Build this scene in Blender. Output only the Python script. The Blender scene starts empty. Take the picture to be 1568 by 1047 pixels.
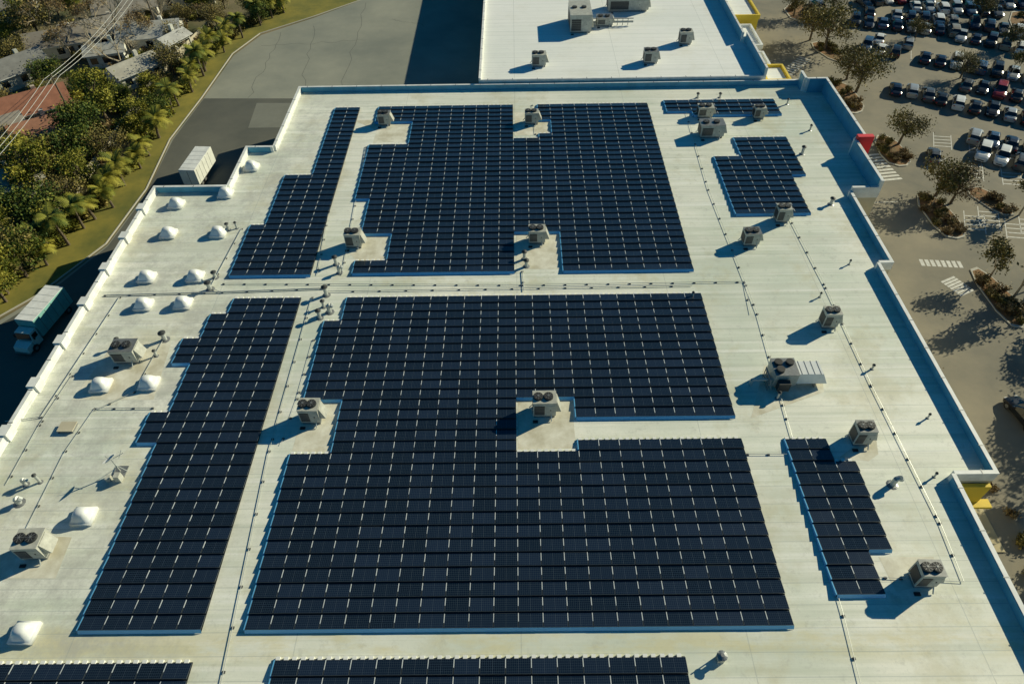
import bpy, math, random
from mathutils import Vector, Matrix, noise
R = random.Random(7)
sc = bpy.context.scene
sc.view_settings.view_transform='Standard'; sc.view_settings.look='None'; sc.view_settings.exposure=0

# ---------------- camera (drone view fitted to image lines, 24 mm lens) ----------------
ROOF=7.0; CZ=63.0
F=1045.0
Yc=Vector((-5,1125.5,-1045)).normalized()
a=.0115; b=(-5+1125.5*a)/1045
Xc=Vector((1,a,b)).normalized()
Yc=(Yc-Xc*Yc.dot(Xc)).normalized()
Zc=Xc.cross(Yc)
M3=Matrix((Xc,Yc,Zc))
cd=bpy.data.cameras.new('camera'); cam=bpy.data.objects.new('camera',cd); sc.collection.objects.link(cam)
cd.sensor_width=36; cd.lens=36*F/1568; cd.clip_end=3000; cd.clip_start=.5
cam.matrix_world=Matrix.Translation((0,0,CZ))@M3.to_4x4()
sc.camera=cam
def W(u,v,z=ROOF):  # positions are read off as image pixels, then unprojected onto a level plane
    "image pixel cast through the camera -> world point on level z"
    d=M3@Vector((u-784,523.5-v,-F)); t=(z-CZ)/d.z
    return Vector((d.x*t,d.y*t,z))

# ---------------- light ----------------
AZ=math.radians(30); EL=math.radians(26)
w=bpy.data.worlds.new("World"); sc.world=w; w.use_nodes=True
nt=w.node_tree; bg=nt.nodes['Background']; sky=nt.nodes.new('ShaderNodeTexSky'); sky.sky_type='NISHITA'
sky.sun_disc=False; sky.sun_elevation=EL; sky.sun_rotation=math.pi/2-AZ; sky.ozone_density=4.0; sky.air_density=1.0;sky.dust_density=.2
tm=nt.nodes.new('ShaderNodeMix'); tm.data_type='RGBA'; tm.blend_type='MULTIPLY'; tm.inputs[0].default_value=1; tm.inputs[7].default_value=(.12,.74,.96,1)
nt.links.new(sky.outputs[0],tm.inputs[6]); nt.links.new(tm.outputs[2],bg.inputs[0]); bg.inputs[1].default_value=.058
sd=bpy.data.lights.new('sun','SUN'); sun=bpy.data.objects.new('sun',sd); sc.collection.objects.link(sun)
sd.energy=5.0; sd.angle=math.radians(.5); sd.color=(1.0,.93,.68)
s=Vector((math.cos(AZ)*math.cos(EL),math.sin(AZ)*math.cos(EL),math.sin(EL)))
sun.rotation_euler=s.to_track_quat('Z','Y').to_euler()

# ---------------- materials ----------------
def mat(name,col,rough=.7,metal=0,var=0,scale=1.0,col2=None,spec=.5,detail=5,sx=1,sy=1,bump=0):
    m=bpy.data.materials.new(name); m.use_nodes=True; n=m.node_tree; p=n.nodes['Principled BSDF']
    p.inputs['Roughness'].default_value=rough; p.inputs['Metallic'].default_value=metal
    p.inputs['Specular IOR Level'].default_value=spec
    p.inputs['Base Color'].default_value=(*col,1)
    if var or col2:
        tc=n.nodes.new('ShaderNodeTexCoord'); mp=n.nodes.new('ShaderNodeMapping'); mp.inputs['Scale'].default_value=(sx,sy,1)
        nz=n.nodes.new('ShaderNodeTexNoise'); nz.inputs['Scale'].default_value=scale; nz.inputs['Detail'].default_value=detail; nz.inputs['Roughness'].default_value=.65
        cr=n.nodes.new('ShaderNodeValToRGB'); cr.color_ramp.elements[0].position=.35; cr.color_ramp.elements[1].position=.68
        c2=col2 or tuple(c*(1-var) for c in col)
        cr.color_ramp.elements[0].color=(*c2,1); cr.color_ramp.elements[1].color=(*col,1)
        n.links.new(tc.outputs['Object'],mp.inputs[0]); n.links.new(mp.outputs[0],nz.inputs[0]); n.links.new(nz.outputs[0],cr.inputs[0]); n.links.new(cr.outputs[0],p.inputs['Base Color'])
        if bump:
            bp=n.nodes.new('ShaderNodeBump'); bp.inputs['Distance'].default_value=bump; n.links.new(nz.outputs[0],bp.inputs['Height']); n.links.new(bp.outputs[0],p.inputs['Normal'])
    return m
class G:  # tiny node graph helper
    def __init__(s,m): s.t=m.node_tree; s.p=s.t.nodes['Principled BSDF']
    def n(s,ty,**k):
        x=s.t.nodes.new(ty)
        for a_,v in k.items(): setattr(x,a_,v)
        return x
    def l(s,a_,b_): s.t.links.new(a_,b_)
    def math(s,op,a_,b_=None,clamp=False):
        x=s.n('ShaderNodeMath',operation=op); x.use_clamp=clamp
        for i,v in enumerate((a_,b_)):
            if v is None: continue
            if isinstance(v,(int,float)): x.inputs[i].default_value=v
            else: s.l(v,x.inputs[i])
        return x.outputs[0]
    def noise(s,vec,scale,detail=4,rough=.6,sx=1,sy=1):
        mp=s.n('ShaderNodeMapping'); mp.inputs['Scale'].default_value=(sx,sy,1); s.l(vec,mp.inputs[0])
        x=s.n('ShaderNodeTexNoise'); x.inputs['Scale'].default_value=scale; x.inputs['Detail'].default_value=detail; x.inputs['Roughness'].default_value=rough
        s.l(mp.outputs[0],x.inputs[0]); return x.outputs[0]
    def ramp(s,f,p0,p1):
        x=s.n('ShaderNodeMapRange'); x.inputs[1].default_value=p0; x.inputs[2].default_value=p1; s.l(f,x.inputs[0]); return x.outputs[0]
    def mix(s,f,a_,b_):
        x=s.n('ShaderNodeMix',data_type='RGBA')
        if isinstance(f,(int,float)): x.inputs[0].default_value=f
        else: s.l(f,x.inputs[0])
        for i,v in ((6,a_),(7,b_)):
            if isinstance(v,tuple): x.inputs[i].default_value=(*v,1)
            else: s.l(v,x.inputs[i])
        return x.outputs[2]
def roofmat(name,base,dirt=1.0):
    m=mat(name,base,.5,spec=.3); g=G(m); tc=g.n('ShaderNodeTexCoord').outputs['Object']
    sp=g.n('ShaderNodeSeparateXYZ'); g.l(tc,sp.inputs[0]); X,Y=sp.outputs[0],sp.outputs[1]
    D=lambda v: v*dirt
    c=g.mix(g.math('MULTIPLY',g.ramp(g.noise(tc,.05,6,.6),.40,.66),D(1.0)),base,tuple(x*f for x,f in zip(base,(.68,.75,.72))))
    c=g.mix(g.math('MULTIPLY',g.ramp(g.noise(tc,.7,6,.65,.05,1.5),.44,.70),D(.70)),c,tuple(x*f for x,f in zip(base,(.56,.62,.56))))
    c=g.mix(g.math('MULTIPLY',g.ramp(g.noise(tc,.6,5,.6,.04,2.6),.52,.70),D(.7)),c,tuple(min(.96,x*1.1) for x in base))
    # ponding stains
    c=g.mix(g.math('MULTIPLY',g.ramp(g.noise(tc,.11,7,.7),.52,.64),D(.45)),c,(.54,.49,.28))
    c=g.mix(g.math('MULTIPLY',g.ramp(g.noise(tc,.9,7,.75),.55,.74),D(.55)),c,(.38,.39,.33))
    ys=g.math('ABSOLUTE',g.math('SUBTRACT',Y,W(620,986).y)); f=g.math('MULTIPLY',g.ramp(ys,1.9,.4),g.ramp(g.noise(tc,.35,6,.7,.35,1),.44,.58))
    c=g.mix(g.math('MULTIPLY',f,D(.5)),c,(.68,.58,.22))
    f=g.math('MULTIPLY',g.ramp(X,-22,-34),g.ramp(g.noise(tc,.25,8,.75),.45,.62)); c=g.mix(g.math('MULTIPLY',f,D(.65)),c,(.42,.42,.37))
    c=g.mix(g.math('MULTIPLY',g.ramp(g.noise(tc,4.,5,.8),.5,.8),D(.4)),c,(.45,.47,.42))
    f=g.math('FRACT',g.math('MULTIPLY',Y,1/1.85)); se=g.math('LESS_THAN',f,.04)
    f2=g.math('FRACT',g.math('MULTIPLY',X,1/18.)); se2=g.math('LESS_THAN',f2,.005)
    band=g.n('ShaderNodeTexWhiteNoise',noise_dimensions='1D'); g.l(g.math('FLOOR',g.math('MULTIPLY',Y,1/1.85)),band.inputs['W'])
    c=g.mix(g.math('MULTIPLY',band.outputs[0],D(.32)),c,tuple(x*.7 for x in base))
    c=g.mix(g.math('MULTIPLY',g.math('MAXIMUM',se,se2),.36),c,(.34,.38,.36))
    g.l(c,g.p.inputs['Base Color'])
    return m
M={}
M['roof']=roofmat('roof_membrane',(.94,.93,.80))
M['roof2']=roofmat('upper_roof_membrane',(.96,.96,.90),.3)
M['pad']=mat('stained_pad',(.86,.84,.70),.8,scale=.5,col2=(.56,.52,.38),detail=9)
M['white']=mat('white_coping',(.86,.87,.82),.5,var=.22,scale=.8)
M['shade_liner']=mat('parapet_shade_liner',(.10,.40,.56),.55,var=.25,scale=.7)  # teal of the shade painted into the colour of inner parapet faces
M['wall']=mat('cream_stucco',(.62,.56,.40),.85,var=.2,scale=.4)
M['yellow']=mat('yellow_stucco',(.80,.58,.05),.7,var=.15,scale=.5)
M['red']=mat('red_sign',(.75,.03,.04),.5)
M['metal']=mat('painted_metal',(.56,.56,.48),.45,var=.3,scale=1.6)
M['grey']=mat('galv_metal',(.30,.31,.30),.4,.4,var=.3,scale=3)
M['dark']=mat('dark_coil',(.045,.05,.05),.6,var=.4,scale=9)
M['black']=mat('black_rubber',(.02,.02,.02),.7)
M['dome']=mat('skylight_acrylic',(.84,.86,.82),.22,var=.12,scale=2)
M['pipe']=mat('conduit_metal',(.50,.52,.48),.4,.2)
M['block']=mat('pipe_support',(.07,.075,.075),.7)
M['frame']=mat('aluminium_frame',(.10,.12,.13),.35,.5)
M['tick']=mat('white_clip',(.62,.66,.66),.5)
M['tooth']=mat('white_ballast',(.82,.82,.76),.6)
M['defl']=mat('shade_blue_deflector',(.16,.50,.80),.35,.2)  # white metal sheet, with the blue of sky-lit shade put into its colour
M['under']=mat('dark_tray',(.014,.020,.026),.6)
M['asphalt_yard']=mat('yard_concrete',(.33,.33,.26),.9,scale=.05,col2=(.20,.215,.18),detail=10)
M['asphalt_dark']=mat('yard_asphalt',(.14,.14,.11),.9,scale=.08,col2=(.09,.095,.08),detail=10)
M['patch']=mat('concrete_patch',(.21,.215,.175),.9,var=.15,scale=.3)
M['seal']=mat('crack_sealant',(.11,.11,.095),.8)
M['lot']=mat('lot_asphalt',(.32,.28,.195),.9,scale=.07,col2=(.165,.16,.125),detail=11)
M['grass']=mat('mown_grass',(.30,.25,.04),.95,scale=.14,col2=(.12,.13,.025),detail=11)
M['mulch']=mat('mulch',(.32,.155,.065),.95,scale=1.2,col2=(.13,.10,.04),detail=8)
M['ground']=mat('ground_cover',(.28,.21,.12),.95,scale=.05,col2=(.06,.075,.025),detail=12)
M['walk']=mat('concrete_walk',(.58,.50,.30),.9,var=.25,scale=.3,detail=8)
M['kerb']=mat('kerb_concrete',(.5,.48,.4),.9)
M['paint']=mat('white_paint',(.75,.74,.66),.7,var=.35,scale=2,detail=8)
M['bark']=mat('bark',(.18,.14,.095),.95,var=.4,scale=3)
M['barkg']=mat('bare_bark',(.44,.37,.25),.95,var=.3,scale=3)
M['glass']=mat('car_glass',(.012,.018,.022),.08,spec=.8)
M['tyre']=mat('tyre',(.02,.02,.02),.8)
M['lampw']=mat('lamp_lens',(.7,.7,.65),.2); M['lampr']=mat('tail_lens',(.35,.02,.02),.25)
def leaf(n,c): 
    m=mat(n,c,.7,spec=.25); return m
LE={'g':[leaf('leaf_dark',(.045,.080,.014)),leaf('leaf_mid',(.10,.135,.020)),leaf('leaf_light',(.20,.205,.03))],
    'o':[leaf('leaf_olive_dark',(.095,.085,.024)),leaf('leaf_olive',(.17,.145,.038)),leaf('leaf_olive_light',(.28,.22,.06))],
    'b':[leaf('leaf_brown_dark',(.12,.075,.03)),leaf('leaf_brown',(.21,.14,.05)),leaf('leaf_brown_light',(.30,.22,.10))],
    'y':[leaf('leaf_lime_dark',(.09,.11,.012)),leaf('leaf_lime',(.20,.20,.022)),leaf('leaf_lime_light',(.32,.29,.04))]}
# PV glass
m=mat('pv_glass',(.01,.015,.03),.12,spec=.45); g=G(m); uv=g.n('ShaderNodeUVMap').outputs[0]; sp=g.n('ShaderNodeSeparateXYZ'); g.l(uv,sp.inputs[0])
def line(o,n_,wd):
    f=g.math('FRACT',g.math('MULTIPLY',o,n_)); f=g.math('ABSOLUTE',g.math('SUBTRACT',f,.5)); return g.math('GREATER_THAN',f,.5-wd)
cell=g.math('MAXIMUM',line(sp.outputs[0],12,.05),line(sp.outputs[1],6,.05))
mid=line(sp.outputs[0],2,.010)
wn=g.n('ShaderNodeTexWhiteNoise',noise_dimensions='2D'); fl=g.n('ShaderNodeVectorMath',operation='FLOOR'); g.l(uv,fl.inputs[0]); g.l(fl.outputs[0],wn.inputs['Vector'])
c=g.mix(wn.outputs[0],(.0045,.010,.021),(.0095,.019,.042))
c=g.mix(g.math('MULTIPLY',cell,.40),c,(.09,.13,.15)); c=g.mix(g.math('MULTIPLY',mid,.25),c,(.2,.25,.28)); g.l(c,g.p.inputs['Base Color'])
g.l(g.math('ADD',g.math('MULTIPLY',wn.outputs[0],.12),.12),g.p.inputs['Roughness'])
M['pv']=m

# ---------------- mesh builder ----------------
class MB:
    def __init__(s): s.v=[];s.f=[];s.mi=[];s.ms=[];s.uv={}
    def m(s,mt):
        if isinstance(mt,str): mt=M[mt]
        if mt not in s.ms: s.ms.append(mt)
        return s.ms.index(mt)
    def poly(s,pts,mt,uv=None):
        i=len(s.v); s.v+= [tuple(p) for p in pts]; s.f.append(tuple(range(i,i+len(pts)))); s.mi.append(s.m(mt))
        if uv: s.uv[len(s.f)-1]=uv
    def hexa(s,P,mt):  # 8 pts, bottom 4 ccw, top 4 ccw
        i=len(s.v); s.v+=[tuple(p) for p in P]; k=s.m(mt)
        for q in ((3,2,1,0),(4,5,6,7),(0,1,5,4),(1,2,6,5),(2,3,7,6),(3,0,4,7)):
            s.f.append(tuple(i+j for j in q)); s.mi.append(k)
    def box(s,cx,cy,z0,sx,sy,h,mt,rot=0,taper=1):
        c,sn=math.cos(rot),math.sin(rot); P=[]
        for z,t in ((z0,1),(z0+h,taper)):
            for a_,b_ in ((-1,-1),(1,-1),(1,1),(-1,1)):
                x=a_*sx/2*t; y=b_*sy/2*t; P.append((cx+x*c-y*sn,cy+x*sn+y*c,z))
        s.hexa(P,mt)
    def tube(s,p,q,r0,r1,mt,n=6,cap=True):
        p=Vector(p);q=Vector(q);d=(q-p)
        if d.length<1e-6:return
        d.normalize(); u=d.orthogonal().normalized(); w_=d.cross(u); i=len(s.v); k=s.m(mt)
        for c_,r in ((p,r0),(q,r1)):
            for j in range(n):
                t=2*math.pi*j/n; s.v.append(tuple(c_+(u*math.cos(t)+w_*math.sin(t))*r))
        for j in range(n):
            s.f.append((i+j,i+(j+1)%n,i+n+(j+1)%n,i+n+j)); s.mi.append(k)
        if cap:
            s.f.append(tuple(i+n+j for j in range(n))); s.mi.append(k)
            s.f.append(tuple(i+n-1-j for j in range(n))); s.mi.append(k)
    def mesh(s,name,smooth=False):
        me=bpy.data.meshes.new(name); me.from_pydata(s.v,[],s.f)
        for x in s.ms: me.materials.append(x)
        me.polygons.foreach_set('material_index',s.mi)
        if smooth: me.polygons.foreach_set('use_smooth',[True]*len(s.f))
        if s.uv:
            ul=me.uv_layers.new(name='UVMap')
            for pi,uvs in s.uv.items():
                for li,u in zip(me.polygons[pi].loop_indices,uvs): ul.data[li].uv=u
        me.update(); return me
    def obj(s,name,loc=(0,0,0),parent=None,smooth=False):
        return place(s.mesh(name,smooth),name,loc,parent=parent)
def place(me,name,loc=(0,0,0),rot=0,sc_=1,parent=None):
    o=bpy.data.objects.new(name,me); sc.collection.objects.link(o); o.location=loc; o.rotation_euler=(0,0,rot)
    o.scale=(sc_,)*3 if not isinstance(sc_,tuple) else sc_
    if parent: o.parent=parent
    return o
def empty(name):
    o=bpy.data.objects.new(name,None); sc.collection.objects.link(o); return o
def sheet(name,pts,z,mt,px=True):
    b_=MB(); P=[W(u,v,z) for u,v in pts] if px else [Vector((u,v,z)) for u,v in pts]
    area=sum(P[i].x*P[(i+1)%len(P)].y-P[(i+1)%len(P)].x*P[i].y for i in range(len(P)))
    if area<0: P=P[::-1]
    b_.poly(P,mt); return b_.obj(name)

# ---------------- ground ----------------
sheet('ground',[(-900,-500),(900,-500),(900,1300),(-900,1300)],0,'ground',False)
sheet('yard_pavement',[(585,-60),(555,0),(480,28),(400,54),(358,85),(312,150),(262,215),(228,290),(165,375),(60,455),(-120,560),(-300,900),(500,1000),(900,300),(900,-60)],.004,'asphalt_yard')
sheet('asphalt_apron',[(312,151),(470,151),(460,300),(222,300),(265,214)],.008,'asphalt_dark')
sheet('service_lane_pavement',[(222,300.5),(460,300.5),(300,900),(-300,900),(-120,570),(60,460),(165,377)],.008,'asphalt_dark')
sheet('concrete_patch',[(393,158),(470,158),(455,195),(380,196)],.012,'patch')
sheet('grass_verge',[(640,-60),(560,-2),(480,26),(398,52),(356,83),(309,150),(260,214),(224,290),(162,374),(58,452),(-125,555),(-140,520),(20,420),(115,340),(180,262),(235,180),(290,110),(350,45),(430,5),(500,-60)],.016,'grass')
sheet('parking_lot',[(24,-60),(420,-60),(420,320),(60,320),(52,150),(24,140)],.004,'lot',False)
b_=MB() # low kerb between verge and yard, plus sealed joints in the yard slab
kl=[W(u,v,0) for u,v in [(640,-60),(560,-2),(480,26),(398,52),(356,83),(309,150),(260,214),(224,290),(162,374),(58,452),(-125,555)]]
for p,q in zip(kl,kl[1:]):
    d=q-p; c_=(p+q)/2; b_.box(c_.x,c_.y,0,d.length,.18,.13,'kerb',math.atan2(d.y,d.x))
b_.obj('yard_kerb')
b_=MB(); r9=random.Random(3)
for (u0,v0,u1,v1) in [(400,70,560,62),(560,5,520,150),(430,50,380,150),(600,30,650,40),(480,40,460,150)]:
    p=W(u0,v0,.01); q=W(u1,v1,.01); nn=14; pv=p; nr=Vector((-(q-p).y,(q-p).x,0)).normalized()
    for k in range(1,nn+1):
        c_=p.lerp(q,k/nn)+nr*r9.uniform(-.6,.6); dd=(c_-pv); n2=Vector((-dd.y,dd.x,0)).normalized()*.04; b_.poly([pv-n2,c_-n2,c_+n2,pv+n2],'seal'); pv=c_
b_.obj('pavement_cracks')

# ---------------- main building ----------------
ZP=ROOF+.9
cor=[(457,137),(1222,117),(1233,133),(1262,131),(1324,225),(1306,226),(1347,290),(1305,293),(1368,400),(1347,403),(1530,722),(1457,727),(1660,1090),(-264,1090),(238,285),(345,283),(378,225),(417,222)]
wp=[W(u,v,ZP) for u,v in cor]; n=len(wp)
for i in range(n):       # square the corners: edge i (i->i+1) is E-W when even
    j=(i+1)%n
    if i%2==0: y=(wp[i].y+wp[j].y)/2; wp[i].y=wp[j].y=y
    else: x=(wp[i].x+wp[j].x)/2; wp[i].x=wp[j].x=x
bld=empty('commercial_building')
def building(P,zr,hp,par,roofm,wallm,th=.35,heights=None,cop='white'):
    P=[Vector((p.x,p.y,0)) for p in P]; n=len(P)
    ar=sum(P[i].x*P[(i+1)%n].y-P[(i+1)%n].x*P[i].y for i in range(n))
    flip=ar<0
    b_=MB(); pts=[Vector((p.x,p.y,zr)) for p in P]; b_.poly(pts[::-1] if flip else pts,roofm); b_.obj('roof_deck',parent=par)
    b_=MB(); c_=MB()
    for i in range(n):
        p,q=P[i],P[(i+1)%n]; h=hp if not heights else heights.get(i,hp)
        d=(q-p).normalized(); inn=Vector((d.y,-d.x,0)) if flip else Vector((-d.y,d.x,0))
        f=[(p.x,p.y,0),(q.x,q.y,0),(q.x,q.y,zr+.002),(p.x,p.y,zr+.002)]
        b_.poly(f,wallm)
        e=.004*(i%3)
        P8=[]
        for z in (zr-.3+e,zr+h+e):
            for k in (p-d*(.02+e)-inn*(.05+e),q+d*(.02+e)-inn*(.05+e),q+d*(.02+e)+inn*(th+e),p-d*(.02+e)+inn*(th+e)): P8.append((k.x,k.y,z))
        c_.hexa(P8,cop)
        L_=(q-p).length; k=1.5
        while k<L_-1:
            m_=p+d*k+inn*(th/2); c_.box(m_.x,m_.y,zr+h+e,.09,th+.2,.02,'grey',math.atan2(d.y,d.x)); k+=4.2
        bl=(inn.x<-.5 or inn.y<-.5)  # only faces turned away from the sun get the painted shade
        m_=(p+q)/2+inn*(th+.035+e); c_.box(m_.x,m_.y,zr+.003+e,max(.1,L_-th*2-.1),.05,(h-.05) if bl else .2,'shade_liner' if bl else cop,math.atan2(d.y,d.x))
    b_.obj('walls',parent=par); c_.obj('parapet',parent=par)
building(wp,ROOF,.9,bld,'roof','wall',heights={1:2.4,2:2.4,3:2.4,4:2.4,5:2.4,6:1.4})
b_=MB()
b_.box(wp[4].x-.7,wp[4].y-.3,5.4,2.3,.8,4.6,'red')
b_.box(wp[10].x-1.6,wp[10].y-.3,0,3.0,.4,6.3,'yellow')
b_.box(wp[11].x+3,wp[11].y-.6,3.2,4.2,.9,.3,'yellow')
b_.obj('entrance_sign_panels',parent=bld)
b_=MB()
y=wp[14].y-5
while y>wp[13].y:
    b_.box(wp[14].x+.1,y,ROOF-.25,1.0,1.3,1.32,'white'); y-=6.2
b_.obj('parapet_piers',parent=bld)
# upper (north) wing
nb=empty('commercial_building_wing')
ZU=8.6
yb=wp[0].y+.4
xl=W(733,127,ZU).x; xr=W(1172,112,ZU).x; xr2=W(1150,60,ZU).x-1.5
up=[Vector((xl,yb,0)),Vector((xr,yb,0)),Vector((xr,yb+14,0)),Vector((xr2,yb+14,0)),Vector((xr2,yb+80,0)),Vector((xl,yb+80,0))]
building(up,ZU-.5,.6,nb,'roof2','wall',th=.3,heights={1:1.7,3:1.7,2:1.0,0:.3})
b_=MB() # yellow/white storefront volumes on the east side of the wing
def vol(x0,x1,y0,y1,h,mt):
    b_.box((x0+x1)/2,(y0+y1)/2,0,x1-x0,y1-y0,h,mt); b_.box((x0+x1)/2,(y0+y1)/2,h,x1-x0-.6,y1-y0-.6,.05,'roof2'); 
    for yy in (y0,y1): b_.box((x0+x1)/2,yy,h-.4,x1-x0+.3,.35,.9,mt)
    for xx in (x0,x1): b_.box(xx,(y0+y1)/2,h-.4,.35,y1-y0+.3,.893,mt)
vol(xr+.6,xr+4.6,yb+.5,yb+6,7.0,'yellow'); vol(xr+.6,xr+3.2,yb+6.8,yb+13,6.2,'white')
vol(xr2+.6,xr2+4.2,yb+15,yb+24,6.6,'white'); vol(xr2+.8,xr2+6.2,yb+26,yb+38,7.6,'yellow')
b_.obj('storefront_volumes',parent=nb)

# ---------------- solar arrays ----------------
PX,PY=2.005,1.30; MW,MD=1.95,1.20; TILT=math.radians(7)
def inside(x,y,P):
    c_=False;n=len(P)
    for i in range(n):
        p,q=P[i],P[(i+1)%n]
        if (p.y>y)!=(q.y>y) and x<(q.x-p.x)*(y-p.y)/(q.y-p.y)+p.x: c_=not c_
    return c_
def array(poly,holes=(),org=None):
    P=[W(u,v,ROOF+.3) for u,v in poly]; H=[[W(u,v,ROOF+.3) for u,v in h] for h in holes]
    o=W(*org,ROOF+.3)
    i0=int(min((p.x-o.x)/PX for p in P))-2; i1=int(max((p.x-o.x)/PX for p in P))+2
    j0=int(min((p.y-o.y)/PY for p in P))-2; j1=int(max((p.y-o.y)/PY for p in P))+2
    S=set()
    for i in range(i0,i1):
        for j in range(j0,j1):
            x=o.x+(i+.5)*PX; y=o.y+(j+.5)*PY
            if inside(x,y,P) and not any(inside(x,y,h) for h in H): S.add((i,j))
    b_=MB(); sn,cs=math.sin(TILT),math.cos(TILT)
    for (i,j) in S:
        x=o.x+(i+.5)*PX; y=o.y+(j+.5)*PY; zc=ROOF+.30+R.uniform(-.015,.015); tj=R.uniform(-.015,.015)
        def T(a_,b2,c_=0): return (x+a_, y+b2*cs, zc-b2*(sn+tj)+c_)
        hx,hy=MW/2,MD/2
        b_.hexa([T(-hx,-hy,-.05),T(hx,-hy,-.05),T(hx,hy,-.05),T(-hx,hy,-.05),T(-hx,-hy),T(hx,-hy),T(hx,hy),T(-hx,hy)],'frame')
        gx,gy=hx-.025,hy-.025; U=[(i+.001,j+.001),(i+.999,j+.001),(i+.999,j+.999),(i+.001,j+.999)]
        b_.poly([T(-gx,-gy,.004),T(gx,-gy,.004),T(gx,gy,.004),T(-gx,gy,.004)],'pv',[(u+500,v+500) for u,v in U])
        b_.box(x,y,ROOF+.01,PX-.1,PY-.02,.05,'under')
        rx=x+PX/2
        if (i+1,j) in S:
            y0=y-.12+R.uniform(-.06,.06); y1=y+.60
            b_.hexa([(rx-.026,y0,ROOF+.1),(rx+.026,y0,ROOF+.1),(rx+.026,y1,ROOF+.1),(rx-.026,y1,ROOF+.1),
                     (rx-.026,y0,zc+.022),(rx+.026,y0,zc+.022),(rx+.026,y1,zc-.05),(rx-.026,y1,zc-.05)],'tick')
        if (i,j-1) not in S:
            zt=zc+hy*sn-.03
            b_.poly([(x-PX/2,y-hy-.20,ROOF+.03),(x+PX/2,y-hy-.20,ROOF+.03),(x+PX/2,y-hy-.01,zt),(x-PX/2,y-hy-.01,zt)],'defl')
        else:
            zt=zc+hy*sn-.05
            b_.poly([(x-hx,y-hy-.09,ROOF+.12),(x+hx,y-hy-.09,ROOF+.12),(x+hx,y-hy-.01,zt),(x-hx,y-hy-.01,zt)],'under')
        if (i-1,j) not in S:
            b_.hexa([(x-hx-.16,y-hy,ROOF+.02),(x-hx-.03,y-hy,ROOF+.02),(x-hx-.03,y+hy+.1,ROOF+.02),(x-hx-.16,y+hy+.1,ROOF+.02),
                     (x-hx-.11,y-hy,zc+.06),(x-hx-.03,y-hy,zc+.06),(x-hx-.03,y+hy,zc-.07),(x-hx-.11,y+hy,zc-.07)],'defl')
        if (i,j+1) not in S:
            for dx in (-.8,-.15,.5): b_.box(x+dx,y+hy+.14,ROOF+.02,.34,.26,.2,'tooth')
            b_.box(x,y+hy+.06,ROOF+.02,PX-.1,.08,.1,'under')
    b_.obj('solar_panel_array')
array([(513,165),(551,163),(475,421),(353,423),(390,340),(411,340),(437,270),(479,268)],org=(475,421))
array([(588,162),(787,160),(787,208),(842,206),(825,158),(994,156),(1065,411),(860,414),(857,356),(790,358),(790,415),(538,419),(549,400),(598,402),(602,361),(545,360),(570,220),(630,216),(635,183),(583,185)],org=(539,419))
array([(1018,155),(1185,152),(1193,173),(1127,174),(1068,176),(1060,172),(1022,171)],org=(1022,171))
array([(1122,210),(1200,207),(1230,268),(1214,270),(1240,325),(1127,329),(1093,240),(1132,238)],org=(1127,328))
array([(358,455),(460,452),(308,963),(116,966),(233,685),(206,683),(236,626),(262,627),(290,553),(267,550),(286,517),(310,518),(325,475),(350,475)],org=(118,966))
array([(538,451),(1076,445),(1132,641),(880,646),(875,605),(792,607),(792,689),(888,688),(885,671),(1143,668),(1216,955),(374,965),(441,692),(508,692),(525,612),(464,610),(495,492),(530,490)],org=(374,965))
array([(1207,670),(1268,667),(1290,709),(1325,708),(1372,848),(1345,851),(1367,905),(1282,910)],org=(1282,911))
array([(-60,1012),(286,1011),(262,1100),(-100,1100)],org=(-60,1100))
array([(416,1010),(1052,1006),(1070,1090),(396,1095)],org=(402,1093))

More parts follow.
